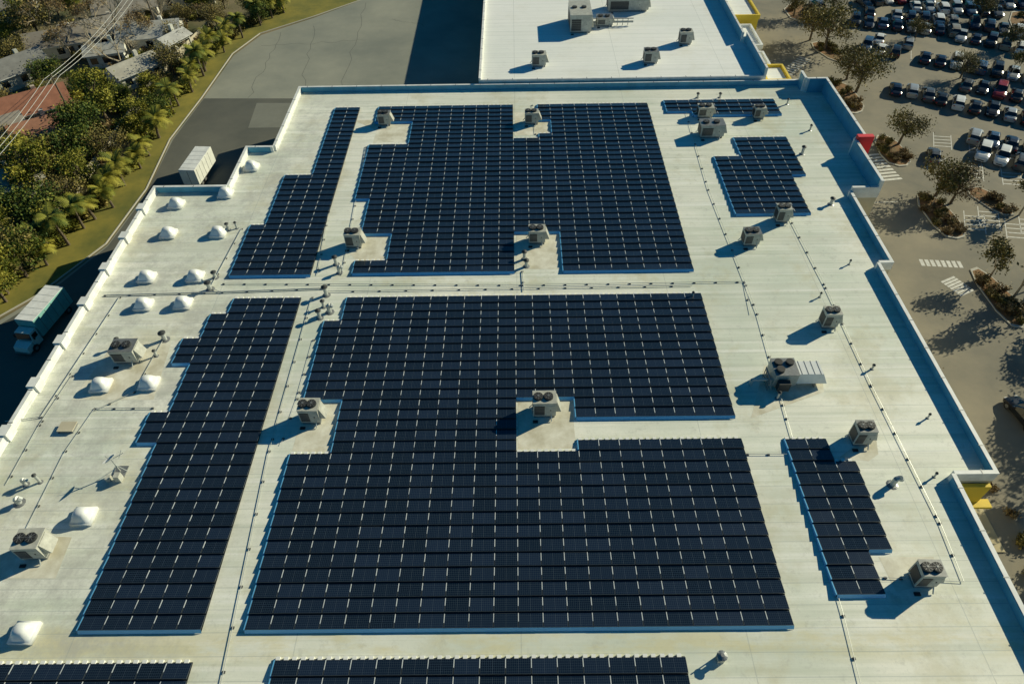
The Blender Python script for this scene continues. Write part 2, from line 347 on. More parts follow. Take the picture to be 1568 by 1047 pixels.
# ---------------- roof equipment ----------------
def hvac(u,v,w_=2.4,d_=1.6,h_=1.5,rot=0,fans=2,z=ROOF):
    p=W(u,v,z); b_=MB()
    b_.box(0,0,0,w_*.92,d_*.9,.35,'grey')
    b_.box(0,0,.35,w_,d_,h_,'metal')
    b_.box(0,0,.35+h_,w_+.06,d_+.06,.05,'grey' if R.random()<.5 else 'metal')
    zt=.40+h_
    b_.box(-w_*.22,-d_/2-.012,.5,w_*.45,.03,h_*.7,'dark'); b_.box(-w_/2-.012,0,.5,.03,d_*.8,h_*.7,'dark')
    for k in range(6): b_.box(-w_*.22,-d_/2-.035,.55+k*h_*.11,w_*.45,.02,.04,'grey')
    b_.box(w_*.27,-d_/2-.012,.48,w_*.36,.026,h_*.72,'metal'); b_.box(w_*.27,-d_/2-.04,.48+h_*.36,.08,.04,.16,'black')
    for k in range(fans):
        fx=(-w_*.27+k*w_*.44) if fans>1 else -w_*.15
        r=min(.5,d_*.33)
        b_.tube((fx,0,zt),(fx,0,zt+.22),r,r*.95,'dark',14); b_.tube((fx,0,zt+.222),(fx,0,zt+.235),r*.86,r*.86,'black',14); b_.tube((fx,0,zt+.24),(fx,0,zt+.28),r*.22,r*.2,'grey',8)
        for t in (0,math.pi/4,math.pi/2,3*math.pi/4): b_.box(fx,0,zt+.237+.001*t,r*1.8,.03,.015,'grey',t)
    x=w_/2; 
    b_.hexa([(x,-d_*.35,.7),(x+.55,-d_*.35,.7),(x+.55,d_*.35,.7),(x,d_*.35,.7),(x,-d_*.35,.35+h_*.95),(x+.1,-d_*.35,.35+h_*.95),(x+.1,d_*.35,.35+h_*.95),(x,d_*.35,.35+h_*.95)],'metal')
    b_.tube((-w_/2-.35,d_*.3,.12),(-w_/2,d_*.3,.6),.05,.05,'pipe')
    b_.tube((w_*.3,-d_/2-.5,.1),(w_*.3,-d_/2-.1,.6),.06,.06,'pipe')
    b_.box(w_*.1,d_/2+.2,.1,.35,.3,.8,'grey'); b_.box(-w_*.4,-d_/2-.5,.0,.5,.3,.12,'black')
    o=b_.obj('rooftop_hvac_unit',p); o.rotation_euler=(0,0,rot)
    return o
def pad(pts): sheet('roof_pad',pts,ROOF+.006,'pad')
pad([(541,184),(634,184),(629,217),(571,219),(577,200)]); pad([(788,172),(838,170),(843,206),(788,208)])
pad([(538,361),(601,362),(597,401),(549,402),(532,385)]); pad([(791,358),(856,356),(859,412),(805,412),(790,400)])
pad([(470,612),(524,612),(507,692),(447,690)]); pad([(793,608),(875,606),(882,686),(793,688)])
pad([(175,525),(262,525),(235,612),(110,612)]); pad([(60,820),(110,822),(85,885),(0,885),(0,850)])
pad([(1285,700),(1340,660),(1345,695),(1330,706)]); pad([(1345,852),(1430,852),(1425,895),(1372,905)]); pad([(1170,560),(1255,555),(1262,600),(1150,640)])
for q in [(590,190,1.9,1.4,1.6),(814,188,2.1,1.4,1.6),(1160,180,1.7,1.3,1.5),(544,375,2.0,1.5,1.8),(822,369,2.1,1.5,1.7),(1147,372,2.0,1.5,1.6),(1195,337,1.7,1.4,1.8),
          (1266,497,1.7,1.4,1.9),(1314,674,1.7,1.4,2.0),(1409,888,1.8,1.4,2.0),(480,640,2.0,1.6,1.9),(833,630,2.3,1.6,2.0),(200,548,2.6,1.9,1.7),(62,842,2.2,1.9,1.8),
          (1078,178,2.4,1.5,1.4),(1087,207,3.6,2.1,1.8)]:
    hvac(*q,rot=R.uniform(-.04,.04))
def hv_up(u,v,w_,d_,h_,fans=2): hvac(u,v,w_,d_,h_,fans=fans,z=ZU-.5)
hv_up(887,40,4,7,3,2); hv_up(960,14,8,3.2,2.2,2); hv_up(825,100,2.4,1.7,1.8); hv_up(995,95,2.4,1.7,1.8); hv_up(1048,66,2.2,1.7,1.9); hv_up(925,38,3,2.2,1.2)
b_=MB() # duct frame next to the large units
P0=W(905,40,ZU-.5)
for k in range(8): b_.tube((P0.x+k*1.0,P0.y,P0.z),(P0.x+k*1.0,P0.y,P0.z+1.3),.06,.06,'grey')
b_.tube((P0.x,P0.y,P0.z+1.3),(P0.x+8,P0.y,P0.z+1.3),.08,.08,'grey'); b_.tube((P0.x,P0.y,P0.z+.7),(P0.x+8,P0.y,P0.z+.7),.2,.2,'metal',8); b_.obj('pipe_rack')

# big air handler with ductwork (east)
b_=MB()
b_.box(-1.2,0,.1,.12,2.6,.3,'grey'); b_.box(1.9,0,.1,.12,2.2,.3,'grey')
b_.box(-1.3,.1,.35,2.4,2.3,1.7,'metal'); b_.box(-1.3,.1,2.05,2.5,2.4,.05,'grey')
for dx,dy in ((-.6,.5),(.6,.5),(-.6,-.5)):
    b_.tube((-1.3+dx,.1+dy,2.1),(-1.3+dx,.1+dy,2.4),.42,.42,'dark',14); b_.tube((-1.3+dx,.1+dy,2.402),(-1.3+dx,.1+dy,2.41),.36,.36,'black',14)
b_.hexa([(-.1,-.9,.5),(3.2,-.9,.5),(3.2,1.1,.5),(-.1,1.1,.5),(-.1,-.8,1.9),(2.5,-.8,1.9),(2.5,1.0,1.9),(-.1,1.0,1.9)],'dome')
for k in range(4): b_.box(.3+k*.65,.1,1.9,.05,1.85,.03,'grey')
for k in range(6): b_.tube((-3.0,-1.3+k*.35,0),(-3.0,-1.3+k*.35,1.6),.05,.05,'grey'); b_.tube((-2.6,-1.3+k*.35,0),(-3.0,-1.3+k*.35,1.6),.04,.04,'pipe')
b_.tube((-3.0,-1.3,1.6),(-3.0,.5,1.6),.06,.06,'grey'); b_.tube((-4.6,-.6,.9),(-2.4,-.6,.9),.16,.16,'pipe',8); b_.tube((-4.6,-.6,0),(-4.6,-.6,.9),.16,.16,'pipe',8)
b_.box(-1.6,-1.5,.4,1.2,.6,1.1,'dark')
b_.obj('air_handler_unit',W(1213,582))

# skylights
bm=MB(); L=1.55;Dp=1.35
bm.box(0,0,0,L+.2,Dp+.2,.22,'white'); N=6; grid=[]
def dz(t): return max(0,1-abs(t)**2.6)
for a_ in range(N+1):
    for c_ in range(N+1):
        s_=a_/N*2-1;t_=c_/N*2-1; grid.append((s_*L/2,t_*Dp/2,.225+.5*dz(s_)**.6*dz(t_)**.6))
i0=len(bm.v); bm.v+=grid; k=bm.m('dome')
for a_ in range(N):
    for c_ in range(N):
        q=i0+a_*(N+1)+c_; bm.f.append((q,q+N+1,q+N+2,q+1)); bm.mi.append(k)
dm=bm.mesh('skylight_dome',True)
for (u,v) in [(386,258),(346,299),(271,315),(259,360),(335,359),(300,426),(226,427),(221,469),(281,467),(156,592),(229,589),(130,792),(40,970)]:
    place(dm,'roof_skylight',W(u,v),R.uniform(-.03,.03),(1.1,1.15,1.75))

# vents, pipes and conduit
def vent(u,v,h=.7,r=.16,kind=0):
    b_=MB(); r*=.85; h*=1.15
    b_.tube((0,0,0),(0,0,.06),r*2.2,r*1.4,'grey',10); b_.tube((0,0,.05),(0,0,h),r,r,'pipe',10)
    if kind==0: b_.tube((0,0,h),(0,0,h+.12),r*1.7,r*1.7,'grey',10); b_.tube((0,0,h+.12),(0,0,h+.28),r*1.7,r*.4,'dark',10)
    else: b_.tube((0,0,h-.02),(.28,0,h+.15),r,r,'pipe',8); b_.tube((.28,0,h+.15),(.5,0,h-.1),r,r,'pipe',8)
    b_.obj('roof_vent',W(u,v))
for q in [(1228,236,1.0,.25),(1272,313,.8,.25),(1366,742,.9,.3,1),(515,405,1,.25),(520,418,.8,.25,1),(500,452,1.1,.28),(496,470,.8,.2),(490,487,1.0,.25),(505,478,.9,.3,1),(803,397,1,.25),(806,408,.8,.25),
          (253,520,.9,.3),(330,425,.7,.25),(40,742,.7,.2,1),(62,738,1.0,.15),(30,770,.6,.3,1),(1255,455,.5,.1),(1335,565,.5,.12),(1102,150,.6,.2),(1068,150,.6,.2),(350,352,.8,.2),(322,443,.9,.3),(363,350,.8,.15),(1300,405,.5,.1),(1420,640,.5,.1),
          (1205,160,.7,.15),(1240,200,.7,.15),(1060,455,.6,.12),(185,530,1.0,.2),(240,545,.7,.15),(1190,610,.8,.15),(1430,730,.5,.1)]: vent(*q)
def conduit(pts,r=.045,step=3.0,z=.14):
    b_=MB(); P=[W(u,v,ROOF+z) for u,v in pts]
    for p,q in zip(P,P[1:]):
        b_.tube(p,q,r*.62,r*.62,'pipe',6); Ln=(q-p).length; k=0
        while k<Ln:
            c_=p.lerp(q,k/Ln); b_.box(c_.x,c_.y,ROOF+.003,.24,.18,.11,'block'); k+=step
    b_.obj('roof_conduit')
conduit([(531,172),(486,420)],.05); conduit([(478,455),(412,690),(338,1047)],.05,3.4); conduit([(560,225),(524,420)],.05,3)
conduit([(342,434),(800,436),(1140,431)],.06,2.6); conduit([(500,446),(1060,437)],.07,3.2); conduit([(160,452),(340,447),(500,441)],.12,3)
conduit([(183,455),(62,638),(8,645)],.08,3); conduit([(1050,170),(1085,290),(1160,480),(1205,640),(1292,942),(1318,1047)],.04,3.3)
conduit([(1192,300),(1265,440),(1335,590),(1440,800),(1476,890)],.04,3.0); conduit([(1140,432),(1150,480)],.04)
conduit([(370,350),(322,440),(340,448)],.06); conduit([(145,625),(235,624)],.06,2); conduit([(145,625),(100,690),(40,810)],.04,3); conduit([(250,520),(205,600),(140,630)],.05,2.5)
conduit([(1145,695),(1212,695)],.05,2); conduit([(800,415),(802,445)],.08,2); conduit([(820,205),(815,160)],.04,3)
conduit([(1300,880),(1380,885),(1475,890)],.04,3); conduit([(110,575),(60,650),(10,740)],.04,3); conduit([(480,520),(455,610),(430,680)],.03,2.5)
# dish antenna on mast
b_=MB(); b_.box(0,0,0,1.2,1.2,.12,'grey'); b_.tube((0,0,0),(0,0,2.2),.07,.05,'pipe')
for k in range(3):
    t=k*2.1; b_.tube((.7*math.cos(t),.7*math.sin(t),.1),(0,0,1.2),.03,.03,'pipe')
c0=Vector((-.1,-.1,2.1)); ax=Vector((-.5,.3,.8)).normalized(); u_=ax.orthogonal().normalized(); w__=ax.cross(u_)
pr=None
for k in range(1,5):
    r=.16*k; ring=[c0+ax*(r*r*.45)+(u_*math.cos(t*math.pi/7)+w__*math.sin(t*math.pi/7))*r for t in range(14)]
    if pr: 
        for t in range(14): b_.poly([pr[t],pr[(t+1)%14],ring[(t+1)%14],ring[t]],'white')
    else: b_.poly(ring,'white')
    pr=ring
b_.tube(c0,c0+ax*.6,.02,.02,'grey'); b_.box(.3,-.9,0,.5,.6,.9,'metal'); b_.box(-.7,-.9,0,.4,.5,.5,'metal'); b_.tube((.1,.1,2.1),(1.0,.6,2.3),.04,.03,'pipe'); b_.tube((.6,.2,2.0),(.8,.8,2.5),.03,.03,'pipe')
b_.obj('satellite_dish',W(185,722))
b_=MB(); b_.box(0,0,0,1.5,1.1,.3,'grey'); b_.box(0,0,.3,1.6,1.2,.08,'wall'); b_.box(-.6,-.62,.15,.1,.08,.1,'black'); b_.obj('roof_hatch',W(105,656))
b_=MB(); b_.box(0,0,0,.5,.5,.5,'metal'); b_.tube((0,0,.5),(0,0,1.0),.2,.2,'grey',10); b_.tube((0,0,1.0),(0,0,1.15),.42,.15,'grey',12); b_.tube((.4,.1,0),(.4,.1,.8),.06,.06,'pipe'); b_.tube((-.3,.2,0),(-.3,.2,1.2),.05,.05,'pipe'); b_.obj('exhaust_fan',W(1102,1010))

# ---------------- vegetation ----------------
def leafquad(b_,p,sz,mt,r):
    n_=Vector((r.gauss(0,1),r.gauss(0,1),r.gauss(.6,1))).normalized(); u=n_.orthogonal().normalized(); u.rotate(Matrix.Rotation(r.uniform(0,6.3),3,n_)); v=n_.cross(u)
    u*=sz*r.uniform(.7,1.3); v*=sz*r.uniform(.35,.8)
    b_.poly([p-u,p-v*.9,p+u,p+v*.9],mt)
def tree(seed,h,cr,ch,kind,nleaf,clumps=22,lsz=.28,trunk='bark',multi=1):
    r=random.Random(seed); b_=MB(); mats=LE[kind]
    base=h-ch; top=Vector((r.uniform(-.3,.3),r.uniform(-.3,.3),base+ch*.45))
    fork=Vector((top.x*.4,top.y*.4,base*.75))
    r0=.045*h*.6+.08
    b_.tube((0,0,-.1),fork,r0,r0*.75,trunk,7); b_.tube(fork,top,r0*.72,r0*.3,trunk,6)
    C=[]
    for k in range(clumps):
        while True:
            q=Vector((r.uniform(-1,1),r.uniform(-1,1),r.uniform(-.9,1)))
            if .35<q.length<1: break
        q=Vector((q.x*cr,q.y*cr,base+ch*.5+q.z*ch*.5)); C.append(q)
        st=fork.lerp(top,r.uniform(0,1)); md=st.lerp(q,.5)+Vector((r.uniform(-.3,.3),r.uniform(-.3,.3),r.uniform(0,.4)))
        b_.tube(st,md,r0*.32,r0*.2,trunk,4,False); b_.tube(md,q,r0*.2,r0*.06,trunk,4,False)
        for _ in range(3):
            e=q+Vector((r.gauss(0,1),r.gauss(0,1),r.gauss(0,.6)))*cr*.28; b_.tube(md.lerp(q,r.random()),e,r0*.1,r0*.03,trunk,3,False)
    tone=[r.choice([0,0,1,1,1,2]) for _ in C]
    for k in range(nleaf):
        ci=r.randrange(len(C)); q=C[ci]; s_=cr*.24
        p=q+Vector((r.gauss(0,s_),r.gauss(0,s_),r.gauss(0,s_*.6)))
        t=tone[ci]; 
        if r.random()<.25: t=min(2,max(0,t+r.choice((-1,1))))
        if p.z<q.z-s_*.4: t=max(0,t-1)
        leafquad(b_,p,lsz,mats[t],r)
    return b_.mesh('tree_mesh')
def bare(seed,h,leafn=0,kind='b'):
    r=random.Random(seed); b_=MB(); tips=[]
    def br(p,d,L,rad,dep):
        q=p+d*L; b_.tube(p,q,rad,rad*.65,'barkg',5 if dep>2 else 3,False)
        if dep==0: tips.append(q); return
        for k in range(r.choice((2,3,3))):
            nd=(d+Vector((r.gauss(0,.5),r.gauss(0,.5),r.gauss(.08,.3)))).normalized(); br(q,nd,L*r.uniform(.62,.85),rad*.66,dep-1)
    br(Vector((0,0,-.1)),Vector((0,0,1)),h*.24,.03*h*.7,6)
    for k in range(leafn):
        q=r.choice(tips); leafquad(b_,q+Vector((r.gauss(0,.4),r.gauss(0,.4),r.gauss(0,.3))),.2,LE[kind][r.randrange(3)],r)
    return b_.mesh('bare_tree_mesh')
def palm(seed,h,kind='g'):
    r=random.Random(seed); b_=MB(); le=Vector((r.uniform(-.5,.5),r.uniform(-.5,.5),0)); p=Vector((0,0,-.1))
    for k in range(4):
        q=Vector((le.x*((k+1)/4)**2,le.y*((k+1)/4)**2,h*(k+1)/4)); b_.tube(p,q,.24-.03*k,.21-.03*k,'bark',8); p=q
    for k in range(24):
        t=k*2.399; el=r.uniform(-.2,1.2); d=Vector((math.cos(t)*math.cos(el),math.sin(t)*math.cos(el),math.sin(el))); Lf=r.uniform(1.7,2.5); pp=p.copy(); side=Vector((-math.sin(t),math.cos(t),0))
        mt=LE[kind][r.choice((0,1,2,2))]
        for s_ in range(7):
            q=pp+d*Lf/7; b_.poly([pp-side*.03,pp+side*.03,q+side*.02,q-side*.02],mt)
            wl=.75*math.sin(math.pi*(s_+1)/8.5)+.1
            for sd in (-1,1):
                for o_ in (0,.5):
                    z=pp.lerp(q,o_); b_.poly([z,z+d*.16,z+side*sd*wl+d*.35+Vector((0,0,-.22*wl))],mt)
            pp=q; d=(d+Vector((0,0,-.20))).normalized()
    return b_.mesh('palm_mesh')
def shrub(seed,rr,kind,nl=500):
    r=random.Random(seed); b_=MB(); 
    for k in range(7): b_.tube((0,0,0),(r.uniform(-rr,rr)*.6,r.uniform(-rr,rr)*.6,rr*.8),.04,.015,'bark',3,False)
    C=[(Vector((r.uniform(-.7,.7)*rr,r.uniform(-.7,.7)*rr,rr*r.uniform(.3,.8))),r.randrange(3)) for _ in range(8)]
    for k in range(nl):
        q,t=r.choice(C); p=q+Vector((r.gauss(0,.25),r.gauss(0,.25),r.gauss(0,.2)))*rr; p.z=max(.03,p.z); leafquad(b_,p,.17,LE[kind][t],r)
    return b_.mesh('shrub_mesh')
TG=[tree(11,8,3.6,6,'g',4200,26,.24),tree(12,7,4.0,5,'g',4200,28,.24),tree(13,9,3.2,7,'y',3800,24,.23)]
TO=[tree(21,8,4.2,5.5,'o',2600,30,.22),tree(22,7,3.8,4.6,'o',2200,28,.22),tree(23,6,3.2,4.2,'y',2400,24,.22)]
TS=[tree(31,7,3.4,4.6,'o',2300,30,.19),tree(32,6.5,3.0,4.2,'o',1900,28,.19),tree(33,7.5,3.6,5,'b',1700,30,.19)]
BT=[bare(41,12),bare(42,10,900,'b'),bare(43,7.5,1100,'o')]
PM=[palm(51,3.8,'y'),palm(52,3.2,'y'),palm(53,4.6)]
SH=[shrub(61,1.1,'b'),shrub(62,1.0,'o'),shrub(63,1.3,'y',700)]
def pt(me,name,u,v,s_=1): place(me,name,W(u,v,0),R.uniform(0,6.28),s_*R.uniform(.88,1.14))
# palm / small tree row along the verge
line_=[(440,22),(385,48),(345,78),(310,118),(283,160),(258,200),(228,240),(198,285),(160,335),(120,370),(70,410),(10,465),(-40,500)]
acc=[]
for (p,q) in zip(line_,line_[1:]):
    P0=W(*p,0);P1=W(*q,0); k=0
    Ln=(P1-P0).length; nseg=max(1,round(Ln/2.9))
    for j in range(nseg): acc.append(P0.lerp(P1,j/nseg))
for p in acc:
    k=R.random(); p=p+Vector((R.uniform(-1.8,.2),R.uniform(-.8,.8),0))
    if k<.75: place(R.choice(PM),'palm_tree',p,R.uniform(0,6.3),R.uniform(.85,1.2))
    elif k<.9: place(R.choice(TO[2:]+TG[:1]),'verge_tree',p+Vector((-1,0,0)),R.uniform(0,6.3),R.uniform(.5,.7))
    place(SH[R.choice((1,2))],'shrub',p+Vector((-2,.5,0)),R.uniform(0,6.3),R.uniform(1,1.6))
# wooded belt & gardens
for (u,v,s_) in [(165,165,1.0),(140,200,1.0),(120,235,.8),(215,185,.75),(60,275,1.1),(85,250,.8),(35,255,.9),(140,275,.7),(175,225,.8),(110,300,.7),(75,325,.8),(30,400,.8),(12,430,.8),(52,392,.7),(8,330,.7),(80,110,.7),(268,95,.7),(235,140,.7),(5,150,.6),(190,140,.55),(100,345,.6),(75,140,.55),(15,350,.6)]:
    pt(R.choice(TG+[TO[0]]),'leafy_tree',u,v+20,s_)
for (u,v,s_) in [(40,25,1.1),(12,52,.9),(62,40,1),(90,5,.9),(120,5,.8),(285,20,.7),(310,0,.8),(15,215,.7),(275,50,.6),(430,-6,.7),(385,2,.7),(345,-4,.7),(335,28,.6),(35,85,.7),(150,8,.7),(225,-5,.8),(370,25,.5),(255,115,.5),(120,120,.5),(5,95,.6)]:
    pt(R.choice(TO),'leafy_tree',u,v+18,s_)
for (u,v,k,s_) in [(195,118,0,1.2),(180,80,0,1.2),(150,50,1,1),(85,55,1,1),(220,75,1,.9),(112,90,1,.9),(250,45,0,.9),(320,40,1,.7)]: pt(BT[k],'bare_tree',u,v,s_)
r8=random.Random(5)
for k in range(90): 
    u=r8.uniform(-20,330); v=r8.uniform(10,min(380,420-u)); place(SH[r8.randrange(3)],'shrub',W(u,v,0),r8.uniform(0,6),r8.uniform(.8,1.8))
# parking trees
for (u,v,k,s_) in [(1262,78,0,1.15),(1240,62,0,.9),(1310,142,0,1.25),(1296,122,1,1.0),(1375,222,1,1.05),(1432,300,1,1.0),(1455,312,2,.9),(1270,20,0,.8),(1215,25,1,.8),(1500,30,1,.8),(1350,10,1,.7),(1545,75,1,.8),(1400,60,1,.6),(1470,120,0,.6)]:
    pt(TS[k],'parking_tree',u,v,s_)
for (u,v,k,s_) in [(1425,318,2,.9),(1515,425,2,1.05),(1552,455,2,1.1),(1560,330,2,1.0),(1545,120,2,.8)]:
    pt(BT[k],'bare_tree',u,v,s_)
for (u,v,k,s_) in [(1640,600,2,1.3),(1640,505,2,1.2),(1665,720,2,1.3),(1600,430,2,1.1),(1700,830,2,1.3),(1720,650,1,1.1)]:
    place(BT[k],'bare_tree',W(u,v,0),u*.37,s_)
# planted islands with kerbs
def island(pts,n_=8,tone=(0,1)):
    P=[W(u,v,0) for u,v in pts]
    ar=sum(P[i].x*P[(i+1)%len(P)].y-P[(i+1)%len(P)].x*P[i].y for i in range(len(P)))
    if ar<0:P=P[::-1]
    c_=sum(P,Vector())/len(P); Q=[]
    m_=len(P)
    for i in range(m_): # chaikin rounding
        p,q=P[i],P[(i+1)%m_]; Q+=[p.lerp(q,.25),p.lerp(q,.75)]
    b_=MB(); b_.poly([(q.x,q.y,.14) for q in Q],'kerb')
    for p,q in zip(Q,Q[1:]+Q[:1]): b_.poly([(p.x,p.y,0),(q.x,q.y,0),(q.x,q.y,.14),(p.x,p.y,.14)],'kerb')
    b_.poly([(c_.x+(q.x-c_.x)*.93,c_.y+(q.y-c_.y)*.93,.146) for q in Q],'mulch'); b_.obj('planted_island')
    Q2=[Vector((c_.x+(q.x-c_.x)*.85,c_.y+(q.y-c_.y)*.85,0)) for q in Q]
    t=0;k=0
    while k<n_ and t<400:
        t+=1; x=R.uniform(min(q.x for q in Q2),max(q.x for q in Q2)); y=R.uniform(min(q.y for q in Q2),max(q.y for q in Q2))
        if inside(x,y,Q2): place(SH[R.choice(tone)],'shrub',(x,y,.14),R.uniform(0,6.3),R.uniform(.5,.95)); k+=1
island([(1258,125),(1290,122),(1325,160),(1318,176),(1290,172)],14); island([(1335,208),(1365,208),(1398,245),(1385,258),(1352,248)],14)
island([(1395,300),(1430,296),(1480,350),(1475,368),(1440,362)],20); island([(1480,415),(1500,408),(1568,470),(1575,505),(1540,498)],18)
island([(1235,68),(1262,62),(1300,92),(1280,98)],9); island([(1470,290),(1505,285),(1560,330),(1530,330)],6); island([(1540,20),(1575,15),(1590,60),(1560,70)],4)
island([(1195,8),(1245,5),(1262,30),(1215,36)],8)
b_=MB()
for (xa,ya,xb,yb2) in [(wp[9].x,wp[9].y-2,wp[9].x+2.6,wp[10].y-4),(wp[7].x,wp[7].y,wp[7].x+4,wp[9].y-2.004)]:
    b_.box((xa+xb)/2,(ya+yb2)/2,.0,abs(xb-xa),abs(yb2-ya),.14,'walk')
b_.obj('sidewalk')
r7=random.Random(2)
for k in range(12): place(SH[r7.randrange(2)],'shrub',(wp[9].x+3.6+r7.uniform(0,1.5),wp[9].y-5-k*3.1,0),r7.uniform(0,6),r7.uniform(.4,.9))
def stripes(c0,c1,n_,wd,ln,name='crosswalk_marking'):
    A=W(*c0,.012);B=W(*c1,.012); d=(B-A); L_=d.length; d.normalize(); nrm=Vector((-d.y,d.x,0)); b_=MB()
    for k in range(n_):
        c_=A+d*(L_*k/(max(1,n_-1))); b_.poly([c_-d*wd/2-nrm*ln/2,c_+d*wd/2-nrm*ln/2,c_+d*wd/2+nrm*ln/2,c_-d*wd/2+nrm*ln/2],'paint')
    b_.obj(name)
stripes((1328,238),(1362,275),9,.5,4.2); stripes((1412,402),(1470,405),8,.5,1.4); stripes((1452,428),(1480,448),7,.35,2.5)
stripes((1205,112),(1232,90),9,.4,2.4); stripes((1345,310),(1395,308),1,6,.12)
def bay(u,v,n_,rot,ln=5.,wd=2.75,hatch=True):
    o=W(u,v,.012); b_=MB(); c_,s_=math.cos(rot),math.sin(rot)
    for k in range(n_+1):
        x=k*wd
        b_.poly([(o.x+X*c_-Y*s_,o.y+X*s_+Y*c_,.012) for X,Y in ((x-.06,0),(x+.06,0),(x+.06,ln),(x-.06,ln))],'paint')
        if hatch and k%2==0 and k<n_:
            for j in range(4):
                b_.poly([(o.x+X*c_-Y*s_,o.y+X*s_+Y*c_,.012) for X,Y in ((x+.1,j*1.1+.3),(x+wd-.1,j*1.1+.9),(x+wd-.1,j*1.1+1.1),(x+.1,j*1.1+.5))],'paint')
    b_.obj('parking_bay_marking')
RA=math.radians(-22)
bay(1420,262,7,RA); bay(1478,352,7,RA); bay(1430,225,5,RA,hatch=True); bay(1500,345,5,RA)
for (u,v,n_) in [(1310,44,12),(1328,84,12),(1372,148,4),(1442,166,10),(1492,222,8),(1503,252,8),(1472,66,9)]: bay(u,v,n_,RA,hatch=False)

# ---------------- cars ----------------
def carmesh(paint,suv=False):
    b_=MB(); st=[(-2.30,.70,.62,.66,.58),(-2.18,.84,.76,.84,.68),(-1.72,.90,.86,1.0,.68),(-1.12,.91,.90,1.38,.60),(-.45,.91,.90,1.46,.60),(.28,.91,.88,1.43,.59),(1.0,.91,.86,.99,.66),(1.7,.89,.76,.87,.66),(2.14,.83,.62,.72,.60),(2.3,.66,.5,.56,.48)]
    if suv: st=[(-2.3,.78,.85,1.0,.66),(-2.22,.9,.98,1.2,.68),(-1.95,.92,1.0,1.62,.64),(-1.3,.93,1.02,1.72,.66),(-.4,.93,1.02,1.74,.66),(.35,.93,1.0,1.68,.64),(1.0,.93,.98,1.12,.68),(1.75,.91,.9,1.0,.68),(2.15,.86,.74,.84,.62),(2.3,.7,.6,.66,.5)]
    rings=[]
    for x,wd,be,tp,wr in st:
        r=[(wd*.9,.22),(wd,.45),(wd*.985,be),(wr,tp-.03),(wr*.75,tp),(-wr*.75,tp),(-wr,tp-.03),(-wd*.985,be),(-wd,.45),(-wd*.9,.22)]
        rings.append([(x,y,z) for y,z in r])
    a0=2 if not suv else 1; a1=6
    for i in range(len(rings)-1):
        A,B=rings[i],rings[i+1]
        for j in range(9):
            mt=paint
            if j in(2,6) and a0<=i<a1: mt='glass'
            if j in(3,4,5) and (i==a0 or i==a1-1): mt='glass'
            b_.poly([A[j],B[j],B[j+1],A[j+1]][::-1],mt)
        b_.poly([A[0],A[9],B[9],B[0]],'black')
    b_.poly(rings[0][::-1],paint); b_.poly(rings[-1],paint)
    for x in (st[3][0]+.05,-.35+.1):
        for sd in (-1,1):
            y0=.905 if not suv else .925; zt=st[4][3]-.05
            b_.hexa([(x-.04,sd*(y0),.88),(x+.04,sd*(y0),.88),(x+.04,sd*(y0-.03),.88),(x-.04,sd*(y0-.03),.88),(x-.04,sd*(.625),zt),(x+.04,sd*(.625),zt),(x+.04,sd*.59,zt),(x-.04,sd*.59,zt)],paint)
    for x in (-1.4,1.42):
        for sd in (-1,1):
            b_.tube((x,sd*.70,.33),(x,sd*.925,.33),.33,.33,'tyre',16); b_.tube((x,sd*.926,.33),(x,sd*.94,.33),.2,.17,'grey',10)
    for sd in (-1,1):
        b_.box(.8,sd*1.0,.92,.14,.2,.13,paint); b_.box(2.22,sd*.56,.5,.12,.32,.12,'lampw'); b_.box(-2.26,sd*.62,.62 if not suv else .8,.1,.26,.14,'lampr')
    b_.box(2.29,0,.33,.05,.9,.14,'black')
    return b_.mesh('car_body',False)
cols=[('white',(.75,.75,.70)),('silver',(.45,.46,.44)),('grey',(.12,.125,.125)),('black',(.018,.02,.022)),('navy',(.022,.035,.06)),('blue',(.045,.09,.16)),('maroon',(.26,.02,.025)),('tan',(.30,.27,.2))]
CM=[]
for nme,c_ in cols:
    pm=mat('paint_'+nme,c_,.25,.3 if nme in('silver','grey','navy') else 0,spec=.6); CM+= [carmesh(pm),carmesh(pm,True)]
wts=[3,3,3,3,3,3,4,3,4,4,2,1.5,.8,.5,1,1]
def row(c0,c1,skip=.06):
    A=W(*c0,0.0);B=W(*c1,0.0); d=B-A; L_=d.length; ang=math.atan2(d.y,d.x); d.normalize(); n_=int(L_/2.8)+1
    for k in range(n_):
        if R.random()<skip: continue
        p=A+d*(2.8*k)+Vector((-d.y,d.x,0))*R.uniform(-.35,.35)
        place(R.choices(CM,wts)[0],'parked_car',(p.x,p.y,.02),ang+math.pi/2*(1 if R.random()<.6 else -1)+R.uniform(-.04,.04),R.uniform(1.04,1.16))
row((1250,14),(1300,12),.2); row((1420,2),(1600,12),.1); row((1320,6),(1390,0),.2); row((1400,14),(1530,22),.1)
row((1308,36),(1475,54),.03); row((1330,22),(1470,38),.1)
row((1325,76),(1490,106),.03); row((1470,60),(1600,85),.05); row((1490,42),(1600,58),.1); row((1345,64),(1460,84),.3)
row((1370,140),(1425,149),.0); row((1440,156),(1600,190),.02); row((1478,134),(1600,160),.02); row((1500,108),(1600,128),.1)
row((1490,212),(1600,238),.0); row((1503,238),(1620,268),.0); row((1400,238),(1470,250),.35)
place(CM[6],'parked_car',W(1566,640,.0)+Vector((0,0,.02)),math.radians(100),1.15)

